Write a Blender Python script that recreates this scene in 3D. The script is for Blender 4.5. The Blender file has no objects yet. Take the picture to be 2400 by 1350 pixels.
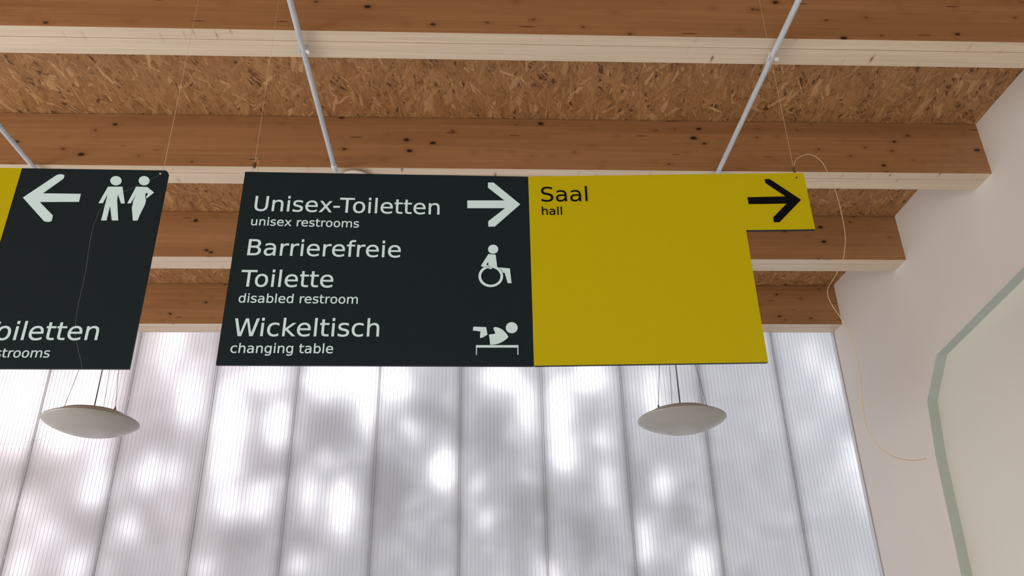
import bpy, bmesh, math, random
from mathutils import Matrix, Vector
random.seed(7)
sc = bpy.context.scene
C = sc.collection
CAMZ = 1.6

# ------------------------------------------------------------------ camera
F = 1922.488
YAW, PITCH, ROLL = 0.0502, 0.4592, -0.0194
fw = Vector((math.sin(YAW)*math.cos(PITCH), math.cos(YAW)*math.cos(PITCH), math.sin(PITCH)))
rt0 = Vector((math.cos(YAW), -math.sin(YAW), 0)); up0 = rt0.cross(fw)
RT = rt0*math.cos(ROLL) + up0*math.sin(ROLL)
UP = -rt0*math.sin(ROLL) + up0*math.cos(ROLL)
cam = bpy.data.objects.new('camera', bpy.data.cameras.new('camera'))
C.objects.link(cam)
m = Matrix((RT, UP, -fw)).transposed().to_4x4(); m.translation = (0, 0, CAMZ)
cam.matrix_world = m
cam.data.sensor_width = 36; cam.data.lens = 36*F/2400; cam.data.clip_start = .05
sc.camera = cam

# ------------------------------------------------------------------ light
sc.view_settings.view_transform = 'Standard'; sc.view_settings.look = 'None'
sc.view_settings.gamma = 1; sc.view_settings.exposure = 0; sc.view_settings.use_curve_mapping = False
w = bpy.data.worlds.new('sky'); sc.world = w; w.use_nodes = True
bg = w.node_tree.nodes['Background']
bg.inputs[0].default_value = (0.955, 0.955, 1.0, 1); bg.inputs[1].default_value = 2.65   # white overcast sky
def area(name, loc, rot, sx, sy, power, col):
    l = bpy.data.lights.new(name, 'AREA'); l.shape = 'RECTANGLE'; l.size = sx; l.size_y = sy
    l.energy = power; l.color = col
    o = bpy.data.objects.new(name, l); o.location = loc; o.rotation_euler = rot; C.objects.link(o); return o
# unseen fill lights added behind and to the left of the camera
area('rear_fill_light', (-1.2, -3.85, 1.2), (math.radians(90), 0, 0), 6.0, 2.0, 85, (.97, .985, 1.0))
area('side_fill_light', (-5.85, 0.4, 1.2), (math.radians(90), 0, math.radians(-90)), 7.0, 2.0, 215, (1.0, .985, .96))
cy = sc.cycles
cy.use_denoising = True; cy.max_bounces = 10; cy.diffuse_bounces = 6; cy.transmission_bounces = 6
cy.transparent_max_bounces = 12; cy.sample_clamp_indirect = 6

# ------------------------------------------------------------------ measured room (metres; camera at the origin, 1.6 m up)
XL, XR = -6.0, 2.3337
YR, YB = -4.0, 4.8220
H, HC = 2.0698 + CAMZ, 2.3467 + CAMZ
BW, PITCHB, YF = 0.1345, 0.8275, [1.3490, 2.1759, 3.0008, 3.8238, 4.6875]
SEAM0 = -2.5878

def ray(px, py): return fw + RT*((px-1200)/F) - UP*((py-675)/F)
def atY(px, py, Y): d = ray(px, py)*(Y/ray(px, py).y); return Vector((d.x, d.y, d.z+CAMZ))
def atZ(px, py, Z): d = ray(px, py); d = d*((Z-CAMZ)/d.z); return Vector((d.x, d.y, Z))

# ------------------------------------------------------------------ helpers
def obj(name, bm, mat, parent=None, smooth=False):
    me = bpy.data.meshes.new(name)
    bmesh.ops.recalc_face_normals(bm, faces=bm.faces)
    bm.to_mesh(me); bm.free()
    if mat is not None:
        for mm in (mat if isinstance(mat, (list, tuple)) else [mat]): me.materials.append(mm)
    if smooth:
        for p in me.polygons: p.use_smooth = True
    o = bpy.data.objects.new(name, me); C.objects.link(o)
    if parent is not None: o.parent = parent
    return o
def thing(name, label, cat, loc=(0, 0, 0), group=None):
    o = bpy.data.objects.new(name, None); o.location = loc; C.objects.link(o)
    o['label'] = label; o['category'] = cat
    if group: o['group'] = group
    return o
def box(bm, x0, x1, y0, y1, z0, z1, mi=0, bevel=0):
    vs = [bm.verts.new(c) for c in ((x0,y0,z0),(x1,y0,z0),(x1,y1,z0),(x0,y1,z0),(x0,y0,z1),(x1,y0,z1),(x1,y1,z1),(x0,y1,z1))]
    fs = [bm.faces.new([vs[i] for i in f]) for f in ((3,2,1,0),(4,5,6,7),(0,1,5,4),(1,2,6,5),(2,3,7,6),(3,0,4,7))]
    for f in fs: f.material_index = mi
    if bevel:
        es = {e for f in fs for e in f.edges}
        bmesh.ops.bevel(bm, geom=list(es), offset=bevel, segments=1, affect='EDGES')
    return fs
def tube(bm, pts, r, seg=8, caps=True):
    pts = [Vector(p) for p in pts]; rings = []; n = len(pts)
    t0 = (pts[1]-pts[0]).normalized()
    a = t0.orthogonal().normalized()
    for i, p in enumerate(pts):
        t = (pts[min(i+1, n-1)]-pts[max(i-1, 0)]).normalized()
        a = (a - t*a.dot(t)).normalized(); b = t.cross(a)
        rr = r[i] if isinstance(r, (list, tuple)) else r
        rings.append([bm.verts.new(p + (a*math.cos(k*2*math.pi/seg) + b*math.sin(k*2*math.pi/seg))*rr) for k in range(seg)])
    for A, B in zip(rings, rings[1:]):
        for k in range(seg): bm.faces.new((A[k], A[(k+1) % seg], B[(k+1) % seg], B[k]))
    if caps: bm.faces.new(rings[0][::-1]); bm.faces.new(rings[-1])
def lathe(bm, prof, c=(0, 0, 0), seg=48):
    c = Vector(c); rings = []
    for r, z in prof:
        if r < 1e-6: rings.append([bm.verts.new(c+Vector((0, 0, z)))])
        else: rings.append([bm.verts.new(c+Vector((r*math.cos(k*2*math.pi/seg), r*math.sin(k*2*math.pi/seg), z))) for k in range(seg)])
    for A, B in zip(rings, rings[1:]):
        for k in range(seg):
            k2 = (k+1) % seg
            if len(A) == 1 and len(B) > 1: bm.faces.new((A[0], B[k], B[k2]))
            elif len(B) == 1 and len(A) > 1: bm.faces.new((A[k], A[k2], B[0]))
            elif len(A) > 1: bm.faces.new((A[k], A[k2], B[k2], B[k]))
def spline(pts, n=6):
    pts = [Vector(p) for p in pts]; out = []
    for i in range(len(pts)-1):
        p0, p1, p2, p3 = pts[max(i-1, 0)], pts[i], pts[i+1], pts[min(i+2, len(pts)-1)]
        for k in range(n):
            t = k/n
            out.append(0.5*((2*p1)+(p2-p0)*t+(2*p0-5*p1+4*p2-p3)*t*t+(3*p1-p0-3*p2+p3)*t**3))
    return out+[pts[-1]]

# ------------------------------------------------------------------ node helpers / materials
class NT:
    def __init__(s, name):
        s.m = bpy.data.materials.new(name); s.m.use_nodes = True; s.t = s.m.node_tree; s.t.nodes.clear()
        s.out = s.t.nodes.new('ShaderNodeOutputMaterial')
    def n(s, ty, **kw):
        nd = s.t.nodes.new('ShaderNode'+ty)
        for k, v in kw.items():
            if k.startswith('i_'): nd.inputs[k[2:].replace('_', ' ')].default_value = v
            else: setattr(nd, k, v)
        return nd
    def l(s, a, b): s.t.links.new(a, b)
    def math(s, op, a, b=None, c=None, clamp=False):
        nd = s.n('Math', operation=op, use_clamp=clamp)
        for i, v in enumerate((a, b, c)):
            if v is None: continue
            if isinstance(v, (int, float)): nd.inputs[i].default_value = v
            else: s.l(v, nd.inputs[i])
        return nd.outputs[0]
    def mix(s, fac, a, b, mode='MIX'):
        nd = s.n('Mix', data_type='RGBA', blend_type=mode)
        for i, v in ((0, fac), (6, a), (7, b)):
            if isinstance(v, (int, float)): nd.inputs[i].default_value = v
            elif isinstance(v, tuple): nd.inputs[i].default_value = (*v, 1)
            else: s.l(v, nd.inputs[i])
        return nd.outputs[2]
    def ramp(s, fac, stops):
        nd = s.n('ValToRGB'); e = nd.color_ramp.elements
        while len(e) < len(stops): e.new(.5)
        for x, (p, c) in zip(e, stops): x.position = p; x.color = (*c, 1) if isinstance(c, tuple) else (c, c, c, 1)
        s.l(fac, nd.inputs[0]); return nd.outputs[0]
    def pos(s, scale=(1, 1, 1), rot=(0, 0, 0), loc=(0, 0, 0)):
        if not hasattr(s, 'g'): s.g = s.n('NewGeometry')
        mp = s.n('Mapping', vector_type='TEXTURE' if False else 'POINT')
        s.l(s.g.outputs['Position'], mp.inputs[0])
        mp.inputs['Scale'].default_value = scale; mp.inputs['Rotation'].default_value = rot; mp.inputs['Location'].default_value = loc
        return mp.outputs[0]
    def noise(s, vec, scale=1, detail=4, rough=.5, dist=0):
        nd = s.n('TexNoise'); nd.inputs['Scale'].default_value = scale; nd.inputs['Detail'].default_value = detail
        nd.inputs['Roughness'].default_value = rough; nd.inputs['Distortion'].default_value = dist
        s.l(vec, nd.inputs['Vector']); return nd.outputs[0]
    def bsdf(s, col, rough=.5, spec=.5, bump=None, bstr=.2, bdist=.001, **kw):
        b = s.n('BsdfPrincipled'); b.inputs['Roughness'].default_value = rough; b.inputs['Specular IOR Level'].default_value = spec
        if isinstance(col, tuple): b.inputs['Base Color'].default_value = (*col, 1)
        else: s.l(col, b.inputs['Base Color'])
        for k, v in kw.items(): b.inputs[k.replace('_', ' ')].default_value = v
        if bump is not None:
            bp = s.n('Bump'); bp.inputs['Strength'].default_value = bstr; bp.inputs['Distance'].default_value = bdist
            s.l(bump, bp.inputs['Height']); s.l(bp.outputs[0], b.inputs['Normal'])
        s.l(b.outputs[0], s.out.inputs[0]); s.b = b; return s.m

def plain(name, col, rough=.5, spec=.5, **kw): return NT(name).bsdf(col, rough, spec, **kw)

def wood(name, c_dark, c_mid, c_light, knot, ks, seedloc, rough=.42, spec=.5, kshape=(9, 14, 14), khalo=(.24, .10, .035), cracks=False):
    t = NT(name)
    p1 = t.pos((.5, 9, 9), loc=seedloc); p2 = t.pos((1.6, 120, 120), loc=seedloc); p3 = t.pos((.8, 24, 24), loc=seedloc)
    warp = t.noise(t.pos((1.3, 5, 5)), 1, 2)
    nd = t.n('VectorMath', operation='SCALE'); nd.inputs['Scale'].default_value = .9
    cmb = t.n('CombineXYZ'); t.l(warp, cmb.inputs[1]); t.l(warp, cmb.inputs[2]); t.l(cmb.outputs[0], nd.inputs[0])
    add = t.n('VectorMath', operation='ADD'); t.l(p3, add.inputs[0]); t.l(nd.outputs[0], add.inputs[1])
    big = t.noise(p1, 1, 3, .6); fine = t.noise(p2, 1, 3, .6); med = t.noise(add.outputs[0], 1, 5, .65, .4)
    col = t.ramp(big, [(.3, c_dark), (.52, c_mid), (.75, c_light)])
    col = t.mix(t.math('MULTIPLY', t.ramp(med, [(.40, 1.0), (.55, 0.0)]), .38), col, c_dark)
    col = t.mix(.36, col, t.ramp(fine, [(.35, tuple(c*.72 for c in c_mid)), (.65, c_light)]))
    v = t.n('TexVoronoi', feature='F1'); v.inputs['Scale'].default_value = 1; v.inputs['Randomness'].default_value = 1
    wob = t.noise(t.pos((30, 60, 60)), 1, 3)
    t.l(t.pos(kshape, loc=seedloc), v.inputs['Vector'])
    d = t.math('ADD', v.outputs['Distance'], t.math('MULTIPLY', t.math('SUBTRACT', wob, .5), .14))
    sp = t.n('SeparateColor'); t.l(v.outputs['Color'], sp.inputs[0])
    d = t.math('ADD', d, t.math('MULTIPLY', sp.outputs[0], .12))
    col = t.mix(t.math('MULTIPLY', t.ramp(d, [(.15*ks, 1.0), (.42*ks, 0.0)]), .45), col, khalo)
    col = t.mix(t.ramp(d, [(.11*ks, 1.0), (.19*ks, 0.0)]), col, knot)
    if cracks:
        v2 = t.n('TexVoronoi', feature='F1'); v2.inputs['Scale'].default_value = 1
        t.l(t.pos((7, 70, 70), loc=(seedloc[2], seedloc[0], seedloc[1])), v2.inputs['Vector'])
        s2 = t.n('SeparateColor'); t.l(v2.outputs['Color'], s2.inputs[0])
        ck = t.math('MULTIPLY', t.math('LESS_THAN', v2.outputs['Distance'], .20), t.math('GREATER_THAN', s2.outputs[0], .93))
        col = t.mix(t.math('MULTIPLY', ck, .75), col, (.06, .022, .01))
    return t.bsdf(col, rough, spec, bump=t.math('ADD', fine, med), bstr=.25, bdist=.0006)

M = {}
M['beam'] = wood('oiled_spruce', (.30, .142, .055), (.385, .190, .078), (.46, .238, .105), (.030, .012, .006), 1.0, (3.1, 5.2, 1.7), rough=.45, spec=.4, kshape=(10, 16, 16), cracks=True)
M['beam_under'] = wood('spruce_underside_lit', (.60, .47, .33), (.69, .565, .42), (.77, .65, .51), (.20, .09, .045), .62, (8.1, 2.2, 4.7), rough=.33, spec=.7, kshape=(22, 6, 12), khalo=(.42, .25, .14))  # underside coloured paler, standing in for light reflected off the translucent wall

def osb():
    t = NT('strand_board')
    cur_h = cur_c = cur_e = None
    angs = [90, 68, 112, 78, 102, 30, 130, 85, 55]
    warp = t.noise(t.pos((9, 9, 9)), 1, 2)
    for i, a in enumerate(angs):
        L = (7.5, 8.5, 9, 9.5, 8, 13, 11, 10, 16)[i]; W = (34, 42, 40, 62, 48, 60, 56, 90, 110)[i]
        rot = t.n('VectorRotate', rotation_type='Z_AXIS'); rot.inputs['Angle'].default_value = math.radians(-a)
        g = t.pos((1, 1, 0), loc=(i*3.71, i*1.93, 0)); t.l(g, rot.inputs['Vector'])
        mp = t.n('Mapping'); mp.inputs['Scale'].default_value = (L, W, 0); t.l(rot.outputs[0], mp.inputs[0])
        ad = t.n('VectorMath', operation='ADD'); t.l(mp.outputs[0], ad.inputs[0])
        cb = t.n('CombineXYZ'); t.l(t.math('MULTIPLY', warp, 1.1), cb.inputs[1]); t.l(t.math('MULTIPLY', warp, .5), cb.inputs[0]); t.l(cb.outputs[0], ad.inputs[1])
        v = t.n('TexVoronoi', voronoi_dimensions='2D', feature='F1', distance='CHEBYCHEV'); v.inputs['Scale'].default_value = 1
        t.l(ad.outputs[0], v.inputs['Vector'])
        sp = t.n('SeparateColor'); t.l(v.outputs['Color'], sp.inputs[0])
        h = t.math('SUBTRACT', sp.outputs[0], t.math('MULTIPLY', v.outputs['Distance'], .35))
        c = sp.outputs[1]; e = v.outputs['Distance']
        if cur_h is None: cur_h, cur_c, cur_e = h, c, e
        else:
            k = t.math('GREATER_THAN', h, cur_h)
            def sel(a_, b_):
                return t.math('ADD', t.math('MULTIPLY', a_, k), t.math('MULTIPLY', b_, t.math('SUBTRACT', 1.0, k)))
            cur_c = sel(c, cur_c); cur_e = sel(e, cur_e); cur_h = t.math('MAXIMUM', h, cur_h)
    col = t.ramp(cur_c, [(0, (.25, .115, .040)), (.25, (.335, .162, .058)), (.6, (.40, .203, .078)), (.88, (.47, .26, .11)), (1, (.68, .44, .22))])
    fib = t.noise(t.pos((130, 22, 1)), 1, 3, .6)
    col = t.mix(.35, col, t.ramp(fib, [(.35, (.26, .12, .045)), (.65, (.55, .31, .145))]))
    col = t.mix(t.ramp(cur_e, [(.50, 0.0), (.66, .55)]), col, (.15, .062, .022))
    col = t.mix(t.ramp(cur_h, [(.46, .8), (.60, 0.0)]), col, (.06, .022, .008))
    ds = t.noise(t.pos((26, 18, 1)), 1, 5, .7)
    col = t.mix(t.ramp(ds, [(.27, .9), (.33, 0.0)]), col, (.04, .016, .008))
    return t.bsdf(col, .6, .35, bump=t.math('ADD', cur_h, t.math('MULTIPLY', fib, .15)), bstr=.8, bdist=.004)
M['osb'] = osb()

def plaster(name, col, amt=.03):
    t = NT(name); n = t.noise(t.pos((1, 1, 1)), 160, 4, .7); b = t.noise(t.pos((1, 1, 1)), 1.1, 2)
    c = t.mix(t.ramp(b, [(.3, 0.0), (.7, 1.0)]), tuple(x*(1-amt) for x in col), tuple(min(1, x*(1+amt)) for x in col))
    return t.bsdf(c, .85, .2, bump=n, bstr=.25, bdist=.0008)
M['wall'] = plaster('white_plaster', (.73, .70, .66))
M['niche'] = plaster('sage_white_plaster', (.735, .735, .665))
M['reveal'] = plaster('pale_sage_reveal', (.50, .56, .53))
M['floor'] = plaster('grey_screed', (.62, .60, .57))

def poly_skin(name, tint, fr, trans_fac, rough=.85, ior=1.14, seams=True):
    t = NT(name)
    tr = t.n('BsdfTranslucent')
    # the tongue-and-groove edges of each sheet are several walls thick and pass less light
    sx = t.n('SeparateXYZ'); t.l(t.pos((2, 2, 2), loc=(-2*SEAM0, 0, 0)), sx.inputs[0])
    dd = t.math('MULTIPLY', t.math('ABSOLUTE', t.math('SUBTRACT', t.math('FRACT', sx.outputs[0]), .5)), 2)
    att = t.ramp(dd, [(.76, 1.0), (.91, .82), (1.0, .50)] if seams else [(0, 1.0), (.5, 1.0), (1, 1.0)])
    t.l(t.mix(1.0, tint, att, 'MULTIPLY'), tr.inputs[0])
    df = t.n('BsdfDiffuse'); df.inputs[0].default_value = (.75, .75, .76, 1)
    rf = t.n('BsdfRefraction', distribution='GGX'); rf.inputs['Roughness'].default_value = rough; rf.inputs['IOR'].default_value = ior
    t.l(t.mix(1.0, fr, att, 'MULTIPLY'), rf.inputs[0])
    m1 = t.n('MixShader'); m1.inputs[0].default_value = .22; t.l(tr.outputs[0], m1.inputs[1]); t.l(df.outputs[0], m1.inputs[2])
    m2 = t.n('MixShader'); m2.inputs[0].default_value = trans_fac; t.l(m1.outputs[0], m2.inputs[1]); t.l(rf.outputs[0], m2.inputs[2])
    t.l(m2.outputs[0], t.out.inputs[0]); return t.m
M['skin'] = poly_skin('opal_polycarbonate', (.94, .925, .945), (1, .985, .99), .62, .74)
_t = NT('opal_joint_strip'); _a = _t.n('BsdfTranslucent'); _b = _t.n('BsdfRefraction', distribution='GGX'); _a.inputs[0].default_value = (1, 1, 1, 1); _b.inputs[0].default_value = (1, 1, 1, 1); _b.inputs['Roughness'].default_value = .9; _b.inputs['IOR'].default_value = 1.2
_m = _t.n('MixShader'); _m.inputs[0].default_value = .5; _t.l(_a.outputs[0], _m.inputs[1]); _t.l(_b.outputs[0], _m.inputs[2]); _t.l(_m.outputs[0], _t.out.inputs[0]); M['joint'] = _t.m
M['edge'] = plain('grey_panel_edge', (.30, .28, .30), .4)
M['rib'] = plain('panel_web', (.52, .52, .55), .4)

M['board'] = plain('anthracite_board', (.0088, .0180, .0222), .5, .12)
M['yellow'] = plain('yellow_film', (.50, .42, .0025), .5, .1)
M['letter'] = plain('pale_lettering', (.65, .87, .91), .5, .2)
M['black'] = plain('black_lettering', (.003, .003, .005), .6, .08)
M['pipe'] = NT('galvanised_pipe')
_t = M['pipe']; _n = _t.noise(_t.pos((60, 12, 60)), 1, 4, .7)
M['pipe'] = _t.bsdf(_t.ramp(_n, [(.3, (.62, .68, .75)), (.7, (.78, .83, .89))]), .38, .5)
M['clip'] = plain('light_grey_plastic', (.70, .70, .68), .45)
M['opal'] = plain('opal_glass', (.40, .395, .375), .25, .4)
M['dark_metal'] = plain('dark_nickel', (.11, .095, .09), .35, .5, Metallic=.6)
M['steel'] = plain('steel_wire', (.22, .20, .20), .35, .5, Metallic=.5)
M['nylon'] = plain('clear_nylon', (.56, .44, .29), .25, .6)
M['crimp'] = plain('brass_crimp', (.09, .07, .025), .4, .5, Metallic=.4)
M['disc'] = plain('off_white_plastic', (.66, .60, .52), .4, .5)
_t = NT('thin_clear_nylon'); _a = _t.n('BsdfTransparent'); _b = _t.n('BsdfDiffuse'); _b.inputs[0].default_value = (.6, .6, .55, 1)
_m = _t.n('MixShader'); _m.inputs[0].default_value = .14; _t.l(_a.outputs[0], _m.inputs[1]); _t.l(_b.outputs[0], _m.inputs[2]); _t.l(_m.outputs[0], _t.out.inputs[0]); M['thin_nylon'] = _t.m

# ------------------------------------------------------------------ room shell
def struct(name, bm, mat):
    o = obj(name, bm, mat); o['kind'] = 'structure'; return o
bm = bmesh.new(); box(bm, XL-.2, XR+.4, YR-.2, YB+.05, -.15, 0); struct('floor', bm, M['floor'])
bm = bmesh.new(); box(bm, XL-.2, XR+.4, YR-.2, YB+.35, HC, HC+.03); struct('ceiling', bm, M['osb'])
bm = bmesh.new(); box(bm, XL-.2, XL, YR-.2, YB+.05, 0, HC); struct('wall_left', bm, M['wall'])
bm = bmesh.new(); box(bm, XL, XR, YR-.2, YR, 0, HC); struct('wall_rear', bm, M['wall'])
# right wall with the shallow many-sided niche
nich = [(.60, 1.87), (2.995, 1.591), (3.777, 1.499), (3.962, 1.317), (4.010, 1.036), (4.030, .687), (4.049, .40), (4.075, -.9), (.60, -.9)]
nich = [(y, z+CAMZ) for y, z in nich]
DN = .055
bm = bmesh.new()
outer = [bm.verts.new((XR, y, z)) for y, z in ((YR-.2, 0), (YB+.05, 0), (YB+.05, HC), (YR-.2, HC))]
inner = [bm.verts.new((XR, y, z)) for y, z in nich]
es = [bm.edges.new((outer[i], outer[(i+1) % 4])) for i in range(4)] + [bm.edges.new((inner[i], inner[(i+1) % len(inner)])) for i in range(len(inner))]
bmesh.ops.triangle_fill(bm, use_beauty=True, edges=es)
ob = [bm.verts.new((XR+.35, v.co.y, v.co.z)) for v in outer]
for i in range(4): bm.faces.new((outer[i], outer[(i+1) % 4], ob[(i+1) % 4], ob[i]))
bm.faces.new(ob)
me = bpy.data.meshes.new('wall_right'); bm.to_mesh(me); bm.free(); me.materials.append(M['wall'])
wr = bpy.data.objects.new('wall_right', me); C.objects.link(wr); wr['kind'] = 'structure'
bm = bmesh.new()
a = [bm.verts.new((XR, y, z)) for y, z in nich]; b = [bm.verts.new((XR+DN, y, z)) for y, z in nich]
for i in range(len(a)):
    j = (i+1) % len(a); bm.faces.new((a[i], a[j], b[j], b[i]))
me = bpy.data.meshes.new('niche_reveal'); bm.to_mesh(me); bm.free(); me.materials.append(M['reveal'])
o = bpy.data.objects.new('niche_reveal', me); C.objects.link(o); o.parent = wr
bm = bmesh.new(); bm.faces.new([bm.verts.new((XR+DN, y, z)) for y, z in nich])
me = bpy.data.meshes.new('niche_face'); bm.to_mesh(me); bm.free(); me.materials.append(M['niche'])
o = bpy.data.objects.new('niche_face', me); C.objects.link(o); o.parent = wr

# translucent back wall of upright polycarbonate panels
wb = bpy.data.objects.new('wall_back', None); wb.location = (0, YB, 0); C.objects.link(wb); wb['kind'] = 'structure'
ZT = H+.10
def panel(x0, x1):
    g = .003; e = .0018
    bm = bmesh.new()
    vs = [bm.verts.new(c) for c in ((x0+g+e, 0, 0), (x1-g-e, 0, 0), (x1-g-e, 0, ZT), (x0+g+e, 0, ZT))]; bm.faces.new(vs)
    p = obj('polycarbonate_panel', bm, M['skin'], wb)
    bm = bmesh.new()
    n = max(1, round((x1-x0)/.0227))
    for k in range(1, n):
        x = x0 + (x1-x0)*k/n
        box(bm, x-.0006, x+.0006, -.0004, .0014, 0, ZT)
    r = obj('web', bm, M['rib'], p); r['kind'] = 'stuff'
    bm = bmesh.new(); box(bm, x0+g, x0+g+e, -.003, .0025, 0, ZT); box(bm, x1-g-e, x1-g, -.003, .0025, 0, ZT)
    obj('panel_edge', bm, M['edge'], p)
    return p
xs = [SEAM0 + .5*k for k in range(-7, 10)]
xs = [XL] + xs + [XR]
for x0, x1 in zip(xs, xs[1:]):
    panel(x0, x1)
for x in xs[1:-1]:
    bm = bmesh.new(); vs = [bm.verts.new(c) for c in ((x-.0032, -.004, 0), (x+.0032, -.004, 0), (x+.0032, -.004, ZT), (x-.0032, -.004, ZT))]; bm.faces.new(vs)
    obj('joint_strip', bm, M['joint'], wb)

# ------------------------------------------------------------------ greenery outside, seen only as blurred patches through the wall
YT = YB + .95
def through(px, py, n=1.14):
    d = ray(px, py).normalized(); s = (YB)/d.y; hit = d*s
    tx, tz = d.x/n, d.z/n; dy = math.sqrt(1-tx*tx-tz*tz)
    k = (YT-YB)/dy
    return hit.x+tx*k, hit.z+tz*k+CAMZ
GAPS = [(40,930,80,100),(200,920,60,70),(150,1010,45,45),(222,1110,26,80),(40,1180,20,35),(44,1324,28,36),(167,1320,24,38),
 (437,925,26,80),(400,800,26,60),(340,1109,22,42),(403,1090,14,34),(530,1010,36,120),(611,880,60,26),(644,1000,32,48),(760,885,60,36),(850,890,70,40),(930,890,30,46),
 (868,960,20,50),(607,1172,28,38),(530,1176,20,38),(759,1057,14,26),(800,1195,28,62),(722,1160,16,50),(1040,1090,28,46),(1118,1130,9,26),(1145,1205,10,20),
 (1170,880,50,26),(1235,960,16,60),(1310,940,28,70),(1325,1062,28,40),(1385,880,44,26),(1428,1130,12,46),(1415,1010,9,40),(1530,920,16,60),(1556,1140,11,44),(1515,1265,19,44),
 (1650,1322,26,40),(1290,1345,18,30),(1905,830,13,34),(1955,890,14,44),(2012,1080,16,50),(2030,1160,13,50),(700,1320,16,22),(960,1000,12,24),(300,1230,18,30),(480,1330,18,22),(100,1240,16,30)]
DENSE = [(583,950,24,70),(600,1050,24,50),(655,1080,34,22),(780,965,44,44),(750,1010,30,36),(1010,960,34,44),(1160,1000,28,60),(1400,1000,22,50),(450,1050,26,60),(60,1090,46,34),
 (200,1220,40,40),(330,1200,26,34),(690,1230,24,60),(900,1150,40,80),(1230,1180,24,60),(1380,1250,34,60),(1490,1120,18,70),(1600,1180,26,70),(270,1060,22,40),(380,990,24,60),(560,1250,40,50)]
gaps = []; dense = []
for px, py, rx, ry in DENSE:
    cx, cz = through(px, py); ex, _ = through(px+rx, py); _, ez = through(px, py-ry)
    dense.append((cx, cz, abs(ex-cx), abs(ez-cz)))
for px, py, rx, ry in GAPS:
    cx, cz = through(px, py); ex, _ = through(px+rx, py); _, ez = through(px, py-ry)
    gaps.append((cx, cz, abs(ex-cx), abs(ez-cz)))
def leafmat():
    t = NT('leaf'); n = t.noise(t.pos((1, 1, .5)), .7, 3)
    sx = t.n('SeparateXYZ'); t.l(t.pos((1, 1, 1)), sx.inputs[0])
    k = t.math('ADD', t.math('MULTIPLY', sx.outputs[0], .18), t.math('MULTIPLY', n, 1.2))          # rusty growth to the left, blue-green to the right
    warmth = t.ramp(k, [(.05, 1.0), (.45, 0.0)])
    c = t.mix(warmth, (.25, .275, .30), (.37, .285, .27)); ct = t.mix(warmth, (.49, .51, .54), (.60, .52, .52))
    df = t.n('BsdfDiffuse'); t.l(c, df.inputs[0]); tr = t.n('BsdfTranslucent'); t.l(ct, tr.inputs[0])
    mx = t.n('MixShader'); mx.inputs[0].default_value = .62; t.l(df.outputs[0], mx.inputs[1]); t.l(tr.outputs[0], mx.inputs[2]); t.l(mx.outputs[0], t.out.inputs[0]); return t.m
M['leaf'] = leafmat()
bm = bmesh.new(); rnd = random.Random(3)
px_, pz_ = .034, .036
x = -4.8
while x < 3.3:
    z = .9
    while z < 4.35:
        jx, jz = x+rnd.uniform(-.02, .02), z+rnd.uniform(-.02, .02)
        inside = False
        for cx, cz, rx, rz in gaps:
            q = math.hypot((jx-cx)/(rx*.92+.002), (jz-cz)/(rz*1.14+.002))
            if q < 1.5 and rnd.random() < min(1, max(0, (1.3-q)/.6)): inside = True; break
        if not inside and any(math.hypot((jx-cx)/rx, (jz-cz)/rz) < rnd.uniform(.7, 1.3) for cx, cz, rx, rz in dense):
            for kk in range(1):                              # deeper growth: more leaves one behind the other
                c = Vector((jx+rnd.uniform(-.02, .02), YT+.09+.05*kk, jz+rnd.uniform(-.02, .02)))
                q = [bm.verts.new(c+Vector((.036*math.cos(k*math.pi/3), .01*math.sin(k*2.1), .036*math.sin(k*math.pi/3)))) for k in range(6)]
                bm.faces.new(q)
        if not inside:
            c = Vector((jx, YT+rnd.uniform(-.05, .05), jz))
            L, W = rnd.uniform(.028, .040), rnd.uniform(.020, .030)
            th = rnd.uniform(0, math.pi); tilt = rnd.uniform(-.5, .5)
            u = Vector((math.cos(th), math.sin(tilt)*.4, math.sin(th))); v = Vector((-math.sin(th), math.sin(tilt)*.3, math.cos(th)))
            pts = [c-u*L, c-u*L*.35-v*W, c+u*L*.4-v*W*.9, c+u*L, c+u*L*.4+v*W*.9, c-u*L*.35+v*W]
            q = [bm.verts.new(p) for p in pts]; mid = bm.verts.new(c+Vector((0, -.012, 0)))
            for k in range(6): bm.faces.new((q[k], q[(k+1) % 6], mid))
        z += pz_
    x += px_
me = bpy.data.meshes.new('foliage'); bm.to_mesh(me); bm.free(); me.materials.append(M['leaf'])
fo = bpy.data.objects.new('foliage', me); C.objects.link(fo)
fo['kind'] = 'stuff'; fo['label'] = 'tree foliage outside, blurred into grey patches by the translucent wall'; fo['category'] = 'foliage'
bm = bmesh.new(); box(bm, -14, 12, YB+.06, YB+14, -.2, -.05)
gr = struct('ground', bm, plain('pale_gravel', (.55, .53, .50), .9, .1))

# ------------------------------------------------------------------ ceiling beams
BLAB = ['pine ceiling beam above the viewer, in front of all the others', 'nearest visible pine ceiling beam, cut by the top of the picture',
        'second visible pine ceiling beam, running just above both hanging signs', 'third visible pine ceiling beam, half hidden behind the signs',
        'farthest pine ceiling beam, resting on top of the translucent wall']
for i, y in enumerate(YF):
    t = thing('ceiling_beam', BLAB[i], 'beam', (0, y, H), 'pine beams under the ceiling')
    for (a0, a1) in ((0, .0515), (.0519, BW)):
        bm = bmesh.new(); fs = box(bm, XL, XR, a0, a1, 0, HC-H-.003)
        bmesh.ops.bevel(bm, geom=[e for e in bm.edges if abs(e.verts[0].co.x-e.verts[1].co.x) > 1 and max(v.co.z for v in e.verts) < .01], offset=.0008, segments=1, affect='EDGES')
        bm.normal_update()
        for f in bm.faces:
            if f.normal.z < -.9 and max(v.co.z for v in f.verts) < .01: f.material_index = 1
        obj('timber_ply', bm, [M['beam'], M['beam_under']], t)

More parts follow.
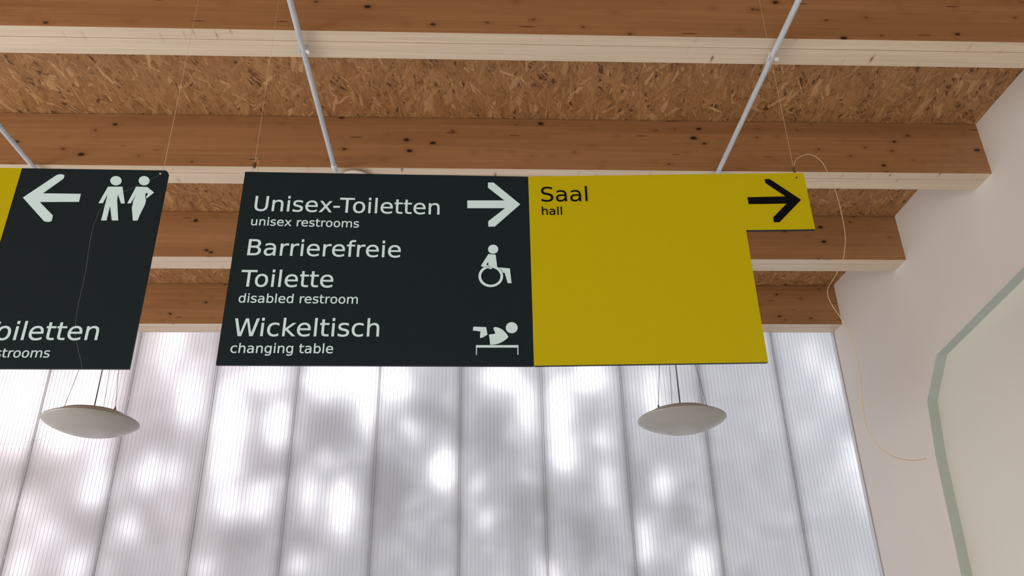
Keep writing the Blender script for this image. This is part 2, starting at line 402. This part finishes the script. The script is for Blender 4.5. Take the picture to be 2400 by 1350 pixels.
# ------------------------------------------------------------------ signs
class Plate:
    """upright board: origin on its hinge line, s along the board, z up"""
    def __init__(s, hx, hy, ang): s.o = Vector((hx, hy, 0)); s.d = Vector((math.cos(ang), math.sin(ang), 0)); s.n = Vector((math.sin(ang), -math.cos(ang), 0))
    def pt(s, a, z, off=0): return s.o + s.d*a + Vector((0, 0, z)) + s.n*off
    def px(s, x, y):
        r = ray(x, y); k = s.o.dot(s.n)/r.dot(s.n); p = r*k
        return (p-s.o).dot(s.d), p.z+CAMZ
TH = .0085
def prism(bm, pl, poly, off0, off1, mi_front=0, mi=0):
    f = [bm.verts.new(pl.pt(a, z, off1)) for a, z in poly]; b = [bm.verts.new(pl.pt(a, z, off0)) for a, z in poly]
    ff = bm.faces.new(f); ff.material_index = mi_front
    bf = bm.faces.new(b[::-1]); bf.material_index = mi
    for i in range(len(poly)):
        j = (i+1) % len(poly); q = bm.faces.new((f[i], b[i], b[j], f[j])); q.material_index = mi
def board(pl, poly, parent, mat, label=None):
    bm = bmesh.new(); prism(bm, pl, poly, -TH, 0); o = obj('board', bm, mat, parent)
    if label: o['label'] = label
    return o
def facing(pl, poly, parent, mat, label):
    bm = bmesh.new(); prism(bm, pl, poly, 0.0001, .0009); o = obj('face_sheet', bm, mat, parent); o['label'] = label; return o
def glyph(pl, polys, parent, mat, name, label, scale, org, off=.0012, ells=(), rings=()):
    """flat raised shapes; coordinates are read off the board and turned into board metres"""
    bm = bmesh.new()
    cv = lambda x, y: pl.px(x/scale+org[0], y/scale+org[1])
    for p in polys: prism(bm, pl, [cv(*q) for q in p], .0001+off-.0012, off)
    for cx, cy_, rx, ry in ells:
        prism(bm, pl, [cv(cx+rx*math.cos(k*math.pi/16), cy_+ry*math.sin(k*math.pi/16)) for k in range(32)], .0001+off-.0012, off)
    for cx, cy_, rx, ry, ix, iy in rings:
        n = 48
        for k in range(n):
            a0, a1 = 2*math.pi*k/n, 2*math.pi*(k+1)/n
            prism(bm, pl, [cv(cx+rx*math.cos(a0), cy_+ry*math.sin(a0)), cv(cx+rx*math.cos(a1), cy_+ry*math.sin(a1)),
                           cv(cx+ix*math.cos(a1), cy_+iy*math.sin(a1)), cv(cx+ix*math.cos(a0), cy_+iy*math.sin(a0))], .0001+off-.0012, off)
    o = obj(name, bm, mat, parent); o['label'] = label; return o
# ------------------------------------------------------------------ letter outlines (hundredths of an em, straight and quadratic segments)
GL = {
'a': (61.28, "M34.3 27.5Q23.4 27.5 19.2 25Q15 22.5 15 16.5Q15 11.7 18.1 8.9Q21.3 6.1 26.7 6.1Q34.2 6.1 38.7 11.4Q43.2 16.7 43.2 25.5L43.2 27.5zM52.2 31.2L52.2 0L43.2 0L43.2 8.3Q40.1 3.3 35.5 1Q31 -1.4 24.3 -1.4Q15.9 -1.4 11 3.3Q6 8 6 15.9Q6 25.1 12.2 29.8Q18.4 34.5 30.6 34.5L43.2 34.5L43.2 35.4Q43.2 41.6 39.1 45Q35.1 48.4 27.7 48.4Q23 48.4 18.5 47.3Q14.1 46.1 10 43.9L10 52.2Q14.9 54.1 19.6 55Q24.2 56 28.6 56Q40.5 56 46.3 49.8Q52.2 43.7 52.2 31.2z"),
'b': (63.48, "M48.7 27.3Q48.7 37.2 44.6 42.8Q40.5 48.5 33.4 48.5Q26.3 48.5 22.2 42.8Q18.1 37.2 18.1 27.3Q18.1 17.4 22.2 11.75Q26.3 6.1 33.4 6.1Q40.5 6.1 44.6 11.75Q48.7 17.4 48.7 27.3zM18.1 46.4Q21 51.3 25.3 53.6Q29.6 56 35.6 56Q45.6 56 51.8 48.1Q58 40.2 58 27.3Q58 14.4 51.8 6.5Q45.6 -1.4 35.6 -1.4Q29.6 -1.4 25.3 1Q21 3.3 18.1 8.2L18.1 0L9.1 0L9.1 76L18.1 76z"),
'c': (54.98, "M48.8 52.6L48.8 44.2Q45 46.3 41.1 47.3Q37.3 48.4 33.4 48.4Q24.7 48.4 19.8 42.8Q15 37.3 15 27.3Q15 17.3 19.8 11.7Q24.7 6.2 33.4 6.2Q37.3 6.2 41.1 7.25Q45 8.3 48.8 10.4L48.8 2.1Q45 .3 41 -.5Q37 -1.4 32.4 -1.4Q20.1 -1.4 12.8 6.3Q5.5 14.1 5.5 27.3Q5.5 40.7 12.9 48.3Q20.2 56 33 56Q37.2 56 41.1 55.1Q45.1 54.3 48.8 52.6z"),
'e': (61.52, "M56.2 29.6L56.2 25.2L14.9 25.2Q15.5 15.9 20.5 11.1Q25.5 6.2 34.4 6.2Q39.6 6.2 44.5 7.5Q49.3 8.7 54.1 11.3L54.1 2.8Q49.3 .7 44.2 -.3Q39.1 -1.4 33.9 -1.4Q20.8 -1.4 13.2 6.2Q5.5 13.8 5.5 26.8Q5.5 40.2 12.8 48.1Q20 56 32.3 56Q43.4 56 49.8 48.9Q56.2 41.8 56.2 29.6zM47.2 32.2Q47.1 39.6 43.1 44Q39.1 48.4 32.4 48.4Q24.9 48.4 20.4 44.1Q15.9 39.9 15.2 32.2z"),
'f': (35.2, "M37.1 76L37.1 68.5L28.5 68.5Q23.7 68.5 21.8 66.5Q19.9 64.6 19.9 59.5L19.9 54.7L34.7 54.7L34.7 47.7L19.9 47.7L19.9 0L10.9 0L10.9 47.7L2.3 47.7L2.3 54.7L10.9 54.7L10.9 58.5Q10.9 67.6 15.1 71.8Q19.4 76 28.6 76z"),
'g': (63.48, "M45.4 28Q45.4 37.75 41.4 43.1Q37.4 48.5 30.1 48.5Q22.9 48.5 18.8 43.1Q14.8 37.75 14.8 28Q14.8 18.3 18.8 12.9Q22.9 7.5 30.1 7.5Q37.4 7.5 41.4 12.9Q45.4 18.3 45.4 28zM54.4 6.8Q54.4 -7.2 48.2 -14Q42 -20.8 29.2 -20.8Q24.5 -20.8 20.3 -20.1Q16.1 -19.4 12.1 -17.9L12.1 -9.2Q16.1 -11.3 19.9 -12.3Q23.8 -13.4 27.8 -13.4Q36.6 -13.4 41 -8.8Q45.4 -4.2 45.4 5.2L45.4 9.6Q42.6 4.8 38.3 2.4Q33.9 0 27.9 0Q17.8 0 11.7 7.7Q5.5 15.3 5.5 28Q5.5 40.7 11.7 48.3Q17.8 56 27.9 56Q33.9 56 38.3 53.6Q42.6 51.2 45.4 46.4L45.4 54.7L54.4 54.7z"),
'h': (63.38, "M54.9 33L54.9 0L45.9 0L45.9 32.7Q45.9 40.5 42.9 44.3Q39.8 48.2 33.8 48.2Q26.5 48.2 22.3 43.5Q18.1 38.9 18.1 30.9L18.1 0L9.1 0L9.1 76L18.1 76L18.1 46.2Q21.3 51.1 25.7 53.6Q30.1 56 35.8 56Q45.2 56 50 50.2Q54.9 44.3 54.9 33z"),
'n': (63.38, "M54.9 33L54.9 0L45.9 0L45.9 32.7Q45.9 40.5 42.9 44.3Q39.8 48.2 33.8 48.2Q26.5 48.2 22.3 43.5Q18.1 38.9 18.1 30.9L18.1 0L9.1 0L9.1 54.7L18.1 54.7L18.1 46.2Q21.3 51.1 25.7 53.6Q30.1 56 35.8 56Q45.2 56 50 50.2Q54.9 44.3 54.9 33z"),
'i': (27.78, "M9.4 54.7L18.4 54.7L18.4 0L9.4 0zM9.4 76L18.4 76L18.4 64.6L9.4 64.6z"),
'k': (57.9, "M9.1 76L18.1 76L18.1 31.1L44.9 54.7L56.4 54.7L27.4 29.1L57.6 0L45.9 0L18.1 26.7L18.1 0L9.1 0z"),
'l': (27.78, "M9.4 76L18.4 76L18.4 0L9.4 0z"),
'm': (97.41, "M52 44.2Q55.4 50.25 60.1 53.1Q64.75 56 71.1 56Q79.6 56 84.3 50Q88.9 44 88.9 33L88.9 0L79.9 0L79.9 32.7Q79.9 40.6 77.1 44.4Q74.3 48.2 68.6 48.2Q61.6 48.2 57.6 43.5Q53.5 38.9 53.5 30.9L53.5 0L44.5 0L44.5 32.7Q44.5 40.6 41.7 44.4Q38.9 48.2 33.1 48.2Q26.2 48.2 22.2 43.5Q18.1 38.9 18.1 30.9L18.1 0L9.1 0L9.1 54.7L18.1 54.7L18.1 46.2Q21.2 51.2 25.5 53.6Q29.8 56 35.7 56Q41.7 56 45.8 53Q50 50 52 44.2z"),
'o': (61.18, "M30.6 48.4Q23.4 48.4 19.2 42.75Q15 37.1 15 27.3Q15 17.5 19.2 11.8Q23.3 6.2 30.6 6.2Q37.8 6.2 42 11.9Q46.2 17.5 46.2 27.3Q46.2 37 42 42.7Q37.8 48.4 30.6 48.4zM30.6 56Q42.3 56 49 48.4Q55.7 40.8 55.7 27.3Q55.7 13.9 49 6.2Q42.3 -1.4 30.6 -1.4Q18.8 -1.4 12.2 6.2Q5.5 13.9 5.5 27.3Q5.5 40.8 12.2 48.4Q18.8 56 30.6 56z"),
'r': (41.11, "M41.1 46.3Q39.6 47.2 37.8 47.6Q36 48 33.9 48Q26.3 48 22.2 43Q18.1 38.1 18.1 28.8L18.1 0L9.1 0L9.1 54.7L18.1 54.7L18.1 46.2Q21 51.2 25.5 53.6Q30 56 36.5 56Q37.5 56 38.6 55.9Q39.7 55.8 41.1 55.5z"),
's': (52.1, "M44.3 53.1L44.3 44.6Q40.5 46.5 36.4 47.5Q32.3 48.5 27.9 48.5Q21.2 48.5 17.8 46.4Q14.5 44.4 14.5 40.3Q14.5 37.2 16.9 35.4Q19.3 33.6 26.5 32L29.6 31.3Q39.2 29.25 43.2 25.5Q47.2 21.8 47.2 15.1Q47.2 7.5 41.2 3Q35.2 -1.4 24.6 -1.4Q20.2 -1.4 15.5 -.6Q10.7 .3 5.4 2L5.4 11.3Q10.4 8.7 15.2 7.4Q20.1 6.1 24.8 6.1Q31.2 6.1 34.6 8.3Q38 10.5 38 14.4Q38 18.1 35.5 20Q33.1 22 24.7 23.8L21.6 24.5Q13.2 26.3 9.5 29.9Q5.8 33.5 5.8 39.9Q5.8 47.6 11.3 51.8Q16.75 56 26.8 56Q31.8 56 36.2 55.3Q40.6 54.5 44.3 53.1z"),
't': (39.2, "M18.3 70.2L18.3 54.7L36.8 54.7L36.8 47.7L18.3 47.7L18.3 18Q18.3 11.3 20.1 9.4Q22 7.5 27.6 7.5L36.8 7.5L36.8 0L27.6 0Q17.2 0 13.2 3.9Q9.3 7.8 9.3 18L9.3 47.7L2.7 47.7L2.7 54.7L9.3 54.7L9.3 70.2z"),
'u': (63.38, "M8.5 21.6L8.5 54.7L17.5 54.7L17.5 21.9Q17.5 14.2 20.5 10.3Q23.5 6.4 29.6 6.4Q36.9 6.4 41.1 11Q45.3 15.7 45.3 23.7L45.3 54.7L54.3 54.7L54.3 0L45.3 0L45.3 8.4Q42 3.4 37.7 1Q33.4 -1.4 27.7 -1.4Q18.3 -1.4 13.4 4.4Q8.5 10.3 8.5 21.6z"),
'x': (59.18, "M54.9 54.7L35.1 28.1L55.9 0L45.3 0L29.4 21.5L13.5 0L2.9 0L24.1 28.6L4.7 54.7L15.3 54.7L29.8 35.2L44.3 54.7z"),
'B': (68.6, "M19.7 34.8L19.7 8.1L35.5 8.1Q43.5 8.1 47.3 11.4Q51.1 14.7 51.1 21.5Q51.1 28.3 47.3 31.6Q43.5 34.8 35.5 34.8zM19.7 64.8L19.7 42.8L34.3 42.8Q41.5 42.8 45 45.5Q48.6 48.25 48.6 53.8Q48.6 59.3 45 62.1Q41.5 64.8 34.3 64.8zM9.8 72.9L35 72.9Q46.3 72.9 52.4 68.2Q58.5 63.5 58.5 54.9Q58.5 48.2 55.4 44.2Q52.25 40.3 46.2 39.3Q53.5 37.75 57.5 32.8Q61.5 27.8 61.5 20.4Q61.5 10.6 54.9 5.3Q48.25 0 36 0L9.8 0z"),
'T': (61.08, "M-.3 72.9L61.4 72.9L61.4 64.6L35.5 64.6L35.5 0L25.6 0L25.6 64.6L-.3 64.6z"),
'U': (73.19, "M8.7 72.9L18.6 72.9L18.6 28.6Q18.6 16.9 22.8 11.7Q27.1 6.6 36.6 6.6Q46.1 6.6 50.3 11.7Q54.6 16.9 54.6 28.6L54.6 72.9L64.5 72.9L64.5 27.4Q64.5 13.1 57.4 5.9Q50.4 -1.4 36.6 -1.4Q22.8 -1.4 15.7 5.9Q8.7 13.1 8.7 27.4z"),
'W': (98.88, "M3.3 72.9L13.3 72.9L28.6 11.3L43.9 72.9L55 72.9L70.3 11.3L85.6 72.9L95.6 72.9L77.3 0L64.9 0L49.5 63.3L34 0L21.6 0z"),
'S': (63.48, "M53.5 70.5L53.5 60.9Q47.9 63.6 42.9 64.9Q37.9 66.2 33.3 66.2Q25.25 66.2 20.9 63.1Q16.5 60 16.5 54.2Q16.5 49.4 19.4 46.9Q22.3 44.4 30.4 42.9L36.4 41.7Q47.4 39.6 52.7 34.3Q57.9 29 57.9 20.1Q57.9 9.5 50.8 4Q43.7 -1.4 30 -1.4Q24.8 -1.4 19 -.25Q13.1 .9 6.9 3.2L6.9 13.4Q12.9 10 18.7 8.3Q24.4 6.6 30 6.6Q38.4 6.6 43 9.9Q47.6 13.2 47.6 19.4Q47.6 24.75 44.3 27.8Q41 30.8 33.5 32.3L27.5 33.5Q16.5 35.7 11.5 40.4Q6.6 45.1 6.6 53.4Q6.6 63.1 13.4 68.7Q20.2 74.2 32.2 74.2Q37.3 74.2 42.6 73.3Q48 72.4 53.5 70.5z"),
'-': (36.08, "M4.9 31.4L31.2 31.4L31.2 23.4L4.9 23.4z"),
' ': (31.79, ""),
}
import re
def contours(ch):
    d = GL['b'][1] if ch == 'd' else GL[ch][1]; out = []
    for part in d.split('z'):
        if not part: continue
        pts = []
        for cmd, args in re.findall(r'([MLQ])([^MLQ]*)', part):
            v = [float(q) for q in args.split()]
            if cmd in 'ML': pts.append((v[0], v[1]))
            else:
                x0, y0 = pts[-1]
                for k in range(1, 5):
                    t = k/4; pts.append(((1-t)**2*x0+2*t*(1-t)*v[0]+t*t*v[2], (1-t)**2*y0+2*t*(1-t)*v[1]+t*t*v[3]))
        if math.dist(pts[0], pts[-1]) < .05: pts.pop()
        if ch == 'd': pts = [(63.48-x, y) for x, y in pts][::-1]
        out.append(pts)
    return out
KERN = {'To': -9.5, 'Wi': -2.5, 're': -1.2, 'x-': -2, '-T': -5, 'rr': 0}
def text(pl, s, left, right, parent, mat, label, off=.0012, weight=0., ys=1.0):
    cu = bpy.data.curves.new('t', 'CURVE'); cu.dimensions = '2D'; cu.fill_mode = 'BOTH'; cu.extrude = .004; cu.offset = weight
    x = 0
    for i, ch in enumerate(s):
        adv = 63.48 if ch == 'd' else GL[ch][0]
        for pts in contours(ch):
            sp = cu.splines.new('POLY'); sp.points.add(len(pts)-1); sp.use_cyclic_u = True
            for p, (a, b) in zip(sp.points, pts): p.co = ((a+x)/100, b/100, 0, 1)
        x += adv + KERN.get(s[i:i+2], 0)
    to = bpy.data.objects.new('t', cu); C.objects.link(to)
    dg = bpy.context.evaluated_depsgraph_get(); dg.update()
    me = bpy.data.meshes.new_from_object(to.evaluated_get(dg)); bpy.data.objects.remove(to)
    a0, z0 = pl.px(*left); a1, z1 = pl.px(*right)
    xs = [v.co.x for v in me.vertices]; x0, x1 = min(xs), max(xs); k = (a1-a0)/(x1-x0)
    for v in me.vertices:
        u = (v.co.x-x0)*k; vz = v.co.y*k*ys + z0 + (z1-z0)*u/(a1-a0)
        v.co = pl.pt(a0+u, vz, off if v.co.z > 0 else off-.0011)
    me.name = 'lettering'; me.materials.clear(); me.materials.append(mat)
    o = bpy.data.objects.new('lettering', me); C.objects.link(o); o.parent = parent; o['label'] = label; return o

ZTOP, ZBOT, ZN = 1.2183+CAMZ, .6878+CAMZ, 1.0468+CAMZ
D = Plate(.1384, 1.80, .0143)      # dark half, s runs negative to the left
Yp = Plate(.1384, 1.80, -.0384)    # yellow half
ms = thing('hanging_sign', 'wide dark and yellow sign with wheelchair and changing table symbols', 'sign', (0, 0, 0), 'direction signs hung from the ceiling')
board(D, [(-.7316, ZBOT), (0, ZBOT), (0, ZTOP), (-.7316, ZTOP)], ms, M['board'], 'anthracite left half of the sign')
ypoly = [(.0005, ZBOT), (.5503, ZBOT), (.5503, ZN), (.7269, ZN), (.7269, ZTOP), (.0005, ZTOP)]
board(Yp, ypoly, ms, M['board'], 'dark board behind the yellow right half')
facing(Yp, ypoly, ms, M['yellow'], 'yellow stepped right half of the sign')
TW = .005
def dk(s, l, r, lab, wgt=TW, ys=1.0): text(D, s, l, r, ms, M['letter'], lab, weight=wgt, ys=ys)
dk('Unisex-Toiletten', (595, 494), (1030, 503), 'large pale lettering Unisex-Toiletten')
dk('unisex restrooms', (588, 528), (841, 533.5), 'small pale lettering unisex restrooms', .008)
dk('Barrierefreie', (579, 598), (938.7, 603.5), 'large pale lettering Barrierefreie')
dk('Toilette', (561.5, 671.4), (779.8, 673.7), 'large pale lettering Toilette')
dk('disabled restroom', (558.5, 709), (838.3, 712), 'small pale lettering disabled restroom', .008)
dk('Wickeltisch', (545.5, 787.7), (888, 788.7), 'large pale lettering Wickeltisch')
dk('changing table', (539.3, 827), (780.2, 828), 'small pale lettering changing table', .008)
text(Yp, 'Saal', (1269, 473), (1377.3, 471.8), ms, M['black'], 'large black lettering Saal', off=.0021)
text(Yp, 'hall', (1270.4, 504), (1317.5, 504), ms, M['black'], 'small black lettering hall', off=.0021, weight=.006)
glyph(D, [[(305,475),(895,475),(632,270),(632,192),(720,192),(1142,535),(740,887),(638,887),(636,805),(905,595),(305,595)]], ms, M['letter'], 'arrow', 'pale arrow pointing right on the dark half', 6.75, (1050, 400))
glyph(Yp, [[(1898,210),(2125,205),(2005,125),(2000,103),(2030,103),(2215,225),(2088,357),(2055,357),(2050,330),(2130,247),(1906,250)]], ms, M['black'], 'arrow', 'black arrow pointing right on the yellow tab', 2.526, (1000, 380), off=.0021)
glyph(D, [[(425,162),(502,168),(518,294),(485,284),(425,281),(425,243),(402,272),(465,303),(458,320),(445,318),(347,287)],
          [(537,303),(652,313),(670,468),(630,467),(597,358),(582,360),(566,330)]], ms, M['letter'], 'pictogram', 'wheelchair user symbol', 4.5, (1050, 560),
      ells=[(476,110,54,47)], rings=[(451,395,130,114,102,90)])
glyph(D, [[(268,927),(402,932),(416,1010),(376,1036),(340,1048),(337,1005),(345,977),(262,966)],
          [(495,930),(530,937),(565,953),(598,980),(622,1007),(637,1035),(618,1056),(580,1083),(535,1105),(490,1115),(445,1117),(440,1065),(432,1010),(500,1002),(478,942)],
          [(295,1122),(742,1122),(742,1222),(732,1222),(732,1147),(305,1147),(305,1225),(295,1225)]], ms, M['letter'], 'pictogram', 'baby on a changing table symbol', 4.5, (1050, 560),
      ells=[(672,938,63,58)])

LP = Plate(-.792, 1.80, .0109)
ls = thing('hanging_sign', 'dark sign with left arrow and couple symbol, cut by the left edge', 'sign', (0, 0, 0), 'direction signs hung from the ceiling')
LT, LB = 1.2274+CAMZ, .6827+CAMZ
cr = .009
board(LP, [(-.3668, LB), (0, LB), (0, LT-cr), (-.003, LT-.003), (-cr, LT), (-.3668, LT)], ls, M['board'], 'anthracite right half of the sign')
lp = [(-1.09, LB), (-.3671, LB), (-.3671, LT), (-1.09, LT)]
board(LP, lp, ls, M['board'], 'dark board behind the yellow half'); facing(LP, lp, ls, M['yellow'], 'yellow left half of the sign')
text(LP, 'Toiletten', (-50, 797), (228, 797), ls, M['letter'], 'large pale lettering Toiletten', weight=TW)
text(LP, 'restrooms', (-45, 838), (115, 838), ls, M['letter'], 'small pale lettering restrooms', weight=.006)
glyph(LP, [[(260,403),(640,150),(665,141),(700,139),(733,152),(718,190),(485,355),(915,361),(895,450),(450,452),(600,605),(585,665),(555,678),(500,670)]], ls, M['letter'], 'arrow', 'pale arrow pointing left', 4.821, (0, 380))
glyph(LP, [[(1222,280),(1385,280),(1412,468),(1368,468),(1335,365),(1325,430),(1337,660),(1265,660),(1245,495),(1205,660),(1145,660),(1200,440),(1218,360),(1165,465),(1115,465)]],
      ls, M['letter'], 'pictogram', 'man symbol', 4.821, (0, 380), ells=[(1312,212,64,52)])
glyph(LP, [[(1540,280),(1665,283),(1742,345),(1658,412),(1650,398),(1674,364),(1662,348),(1645,358),(1642,398),(1652,430),(1640,480),(1585,590),(1555,662),(1503,662),(1497,585),(1492,520),(1508,440),(1548,355),(1478,467),(1440,467)]],
      ls, M['letter'], 'pictogram', 'woman symbol', 4.821, (0, 380), ells=[(1630,212,62,52)])

def cord(parent, pts, r, name='cord', mat='nylon'):
    bm = bmesh.new(); tube(bm, pts, r, 6); return obj(name, bm, M[mat], parent, True)
def screw(pl, x, y, parent):
    a, z = pl.px(x, y); bm = bmesh.new()
    prism(bm, pl, [(a+.0022*math.cos(k*math.pi/6), z+.0022*math.sin(k*math.pi/6)) for k in range(12)], .0001, .0025); obj('eyelet', bm, M['crimp'] if parent is ms else M['clip'], parent)
# main sign, left cord
k = D.pt(-.7116, ZTOP, -.004)
cord(ms, [k, (k.x+.0, k.y, ZTOP+.018)], .0006)
lo = Vector((k.x, k.y, ZTOP+.018))
cord(ms, spline([k+Vector((.012, 0, .0)), k+Vector((.010, -.002, .022)), k+Vector((.004, 0, .045)), k+Vector((-.001, 0, .033)), k+Vector((-.004, 0, .004))], 5), .0008)
cord(ms, [lo, (k.x, k.y, HC)], .00035)
bm = bmesh.new(); box(bm, k.x-.0035, k.x+.0035, k.y-.003, k.y+.003, ZTOP+.016, ZTOP+.031, bevel=.001); obj('crimp_sleeve', bm, M['crimp'], ms)
# main sign, right cord with the long curled tail
k2 = Yp.pt(.7055, ZTOP, -.004)
cord(ms, [k2, (k2.x, k2.y, HC)], .00035)
bm = bmesh.new(); tube(bm, [k2+Vector((.001, 0, .006)), k2+Vector((-.001, 0, .021))], .0033, 8); obj('crimp_sleeve', bm, M['crimp'], ms)
tail = [(1861,387),(1866,374),(1880,365),(1897,362),(1915,369),(1930,385),(1942,410),(1958,448),(1970,490),(1979,535),(1981,570),(1975,610),(1957,648),(1942,672),(1940,690),(1950,715),(1975,752),(1996,792),(2010,840),(2018,890),(2022,950),(2031,1000),(2050,1035),(2076,1060),(2108,1075),(2145,1079),(2172,1074)]
yy = [1.772-.10*i/len(tail) for i in range(len(tail))]
cord(ms, spline([atY(x, y, Y) for (x, y), Y in zip(tail, yy)], 5), .00085, 'cord_tail')
screw(Yp, 1866.5, 417, ms)
# left sign
k3 = LP.pt(-.0150, LT, -.004)
cord(ls, [k3, (k3.x, k3.y, HC)], .0005)
screw(LP, 376, 408, ls)
tail = [(376,408),(345,425),(300,445),(255,470),(228,505),(212,560),(200,640),(182,720),(176,775),(182,815),(192,862),(186,910),(168,957),(144,996),(100,1027),(40,1039),(-40,1042)]
cord(ls, spline([atY(x, y, 1.79-.012*i) for i, (x, y) in enumerate(tail)], 4), .0004, 'cord_tail', 'thin_nylon')

# ------------------------------------------------------------------ conduits clipped under the beams
RP = .0102; ZP = H-.019
def conduit(x, y1, label, fit=False, clipside=-1):
    t = thing('conduit_pipe', label, 'pipe', (x, 0, ZP), 'grey pipes under the beams')
    bm = bmesh.new(); tube(bm, [(0, YR, 0), (0, y1, 0)], RP, 20); obj('pipe', bm, M['pipe'], t, True)
    for yb in YF[:4]:
        if yb > y1+.1: continue
        yc = yb+.075
        if yb > 2.5 and fit: continue
        bm = bmesh.new()                                    # open saddle clip with two springy arms
        n = 14; pr = []
        for i in range(n+1):
            a = math.radians(-38 + 256*i/n); pr.append((math.cos(a), math.sin(a)))
        for (c0, s0), (c1, s1) in zip(pr, pr[1:]):
            for (ri, ro) in ((RP+.0004, RP+.0026),):
                v = [bm.verts.new((c*r_, yy_, s*r_)) for yy_ in (yc-.008, yc+.008) for (c, s, r_) in ((c0, s0, ri), (c0, s0, ro), (c1, s1, ro), (c1, s1, ri))]
                for f in ((0,1,2,3), (7,6,5,4), (0,4,5,1), (1,5,6,2), (2,6,7,3), (3,7,4,0)): bm.faces.new([v[i] for i in f])
        for sgn in (-1, 1):
            c, s = math.cos(math.radians(38))*sgn, -math.sin(math.radians(38))
            a0 = Vector((c*(RP+.0015), yc, s*(RP+.0015))); a1 = a0 + Vector((sgn*.013, 0, -.004))
            v = [bm.verts.new(p+Vector((0, dy, dz))) for p in (a0, a1) for dy in (-.008, .008) for dz in (-.0011, .0011)]
            for f in ((0,1,3,2), (4,6,7,5), (0,4,5,1), (2,3,7,6), (0,2,6,4), (1,5,7,3)): bm.faces.new([v[i] for i in f])
        box(bm, -.007, .007, yc-.008, yc+.008, RP+.001, H-ZP)
        obj('pipe_clip', bm, M['clip'], t)
    if fit:
        bm = bmesh.new(); tube(bm, [(0, y1-.004, 0), (0, y1+.001, 0), (0, y1+.022, 0), (0, y1+.024, 0), (.002, y1+.05, 0)], [RP+.0005, RP+.0022, RP+.0022, RP, RP], 20)
        obj('coupling', bm, M['pipe'], t, True)
    return t
conduit(-.609, 2.955, 'grey pipe ending at the round disc above the wide sign', True)
conduit(1.072, 3.09, 'grey pipe running down to the yellow half of the wide sign')
conduit(-1.885, 3.09, 'grey pipe at the left edge, above the left sign')

# round disc hanging just under the second beam
t = thing('smoke_detector', 'round off-white disc under the beam beside the pipe end', 'detector', (-.527, 3.066, H))
bm = bmesh.new(); lathe(bm, [(0, -.012), (.040, -.012), (.040, 0), (0, 0)], seg=40); obj('base', bm, M['crimp'], t)
bm = bmesh.new(); lathe(bm, [(0, -.0205), (.060, -.0205), (.066, -.019), (.067, -.016), (.065, -.012), (0, -.012)], seg=56); obj('cover', bm, M['disc'], t, True)

# ------------------------------------------------------------------ pendant lamps
def lamp(x, y, z, label, src=None, rot=0):
    t = thing('pendant_lamp', label, 'lamp', (x, y, z), 'discus pendant lamps')
    t.rotation_euler.z = rot
    R = .218; seg = 72
    bm = bmesh.new()
    lathe(bm, [(0, -.052), (.045, -.0525), (.085, -.051), (.12, -.046), (.155, -.034), (.19, -.018), (.21, -.006), (R, .001), (.2165, .005), (.205, .012), (.185, .020), (.168, .025)], seg=seg)
    obj('shade', bm, M['opal'], t, True)
    bm = bmesh.new()
    lathe(bm, [(.168, .025), (.165, .031), (.150, .040), (.12, .047), (.06, .051), (0, .052)], seg=seg); obj('upper_shell', bm, M['opal'], t, True)
    top = H-z
    for a in (200, -20, 95):
        p = Vector((.128*math.cos(math.radians(a)), .128*math.sin(math.radians(a)), .045))
        bm = bmesh.new(); tube(bm, [p, p+Vector((0, 0, .006)), p+Vector((0, 0, .018)), p+Vector((0, 0, .021))], [.0055, .0050, .0026, .001], 10); obj('wire_grip', bm, M['dark_metal'], t, True)
        bm = bmesh.new(); tube(bm, [p+Vector((0, 0, .018)), Vector((p.x*.13, p.y*.13, top-.02))], .0013, 6); obj('hanging_wire', bm, M['steel'], t)
    bm = bmesh.new(); tube(bm, [(0, 0, .050), (0, 0, top-.02)], .0032, 8); obj('power_cable', bm, M['dark_metal'], t, True)
    bm = bmesh.new(); lathe(bm, [(0, top), (.045, top), (.045, top-.018), (.038, top-.024), (0, top-.024)], seg=32); obj('canopy', bm, M['opal'], t, True)
    return t
pR = atY(1598, 984, 3.89); pL = atY(213, 990, 3.89)
lamp(pR.x, pR.y, pR.z, 'flat round white pendant lamp hanging below the yellow half')
lamp(pL.x, pL.y, pL.z, 'flat round white pendant lamp hanging below the left sign')
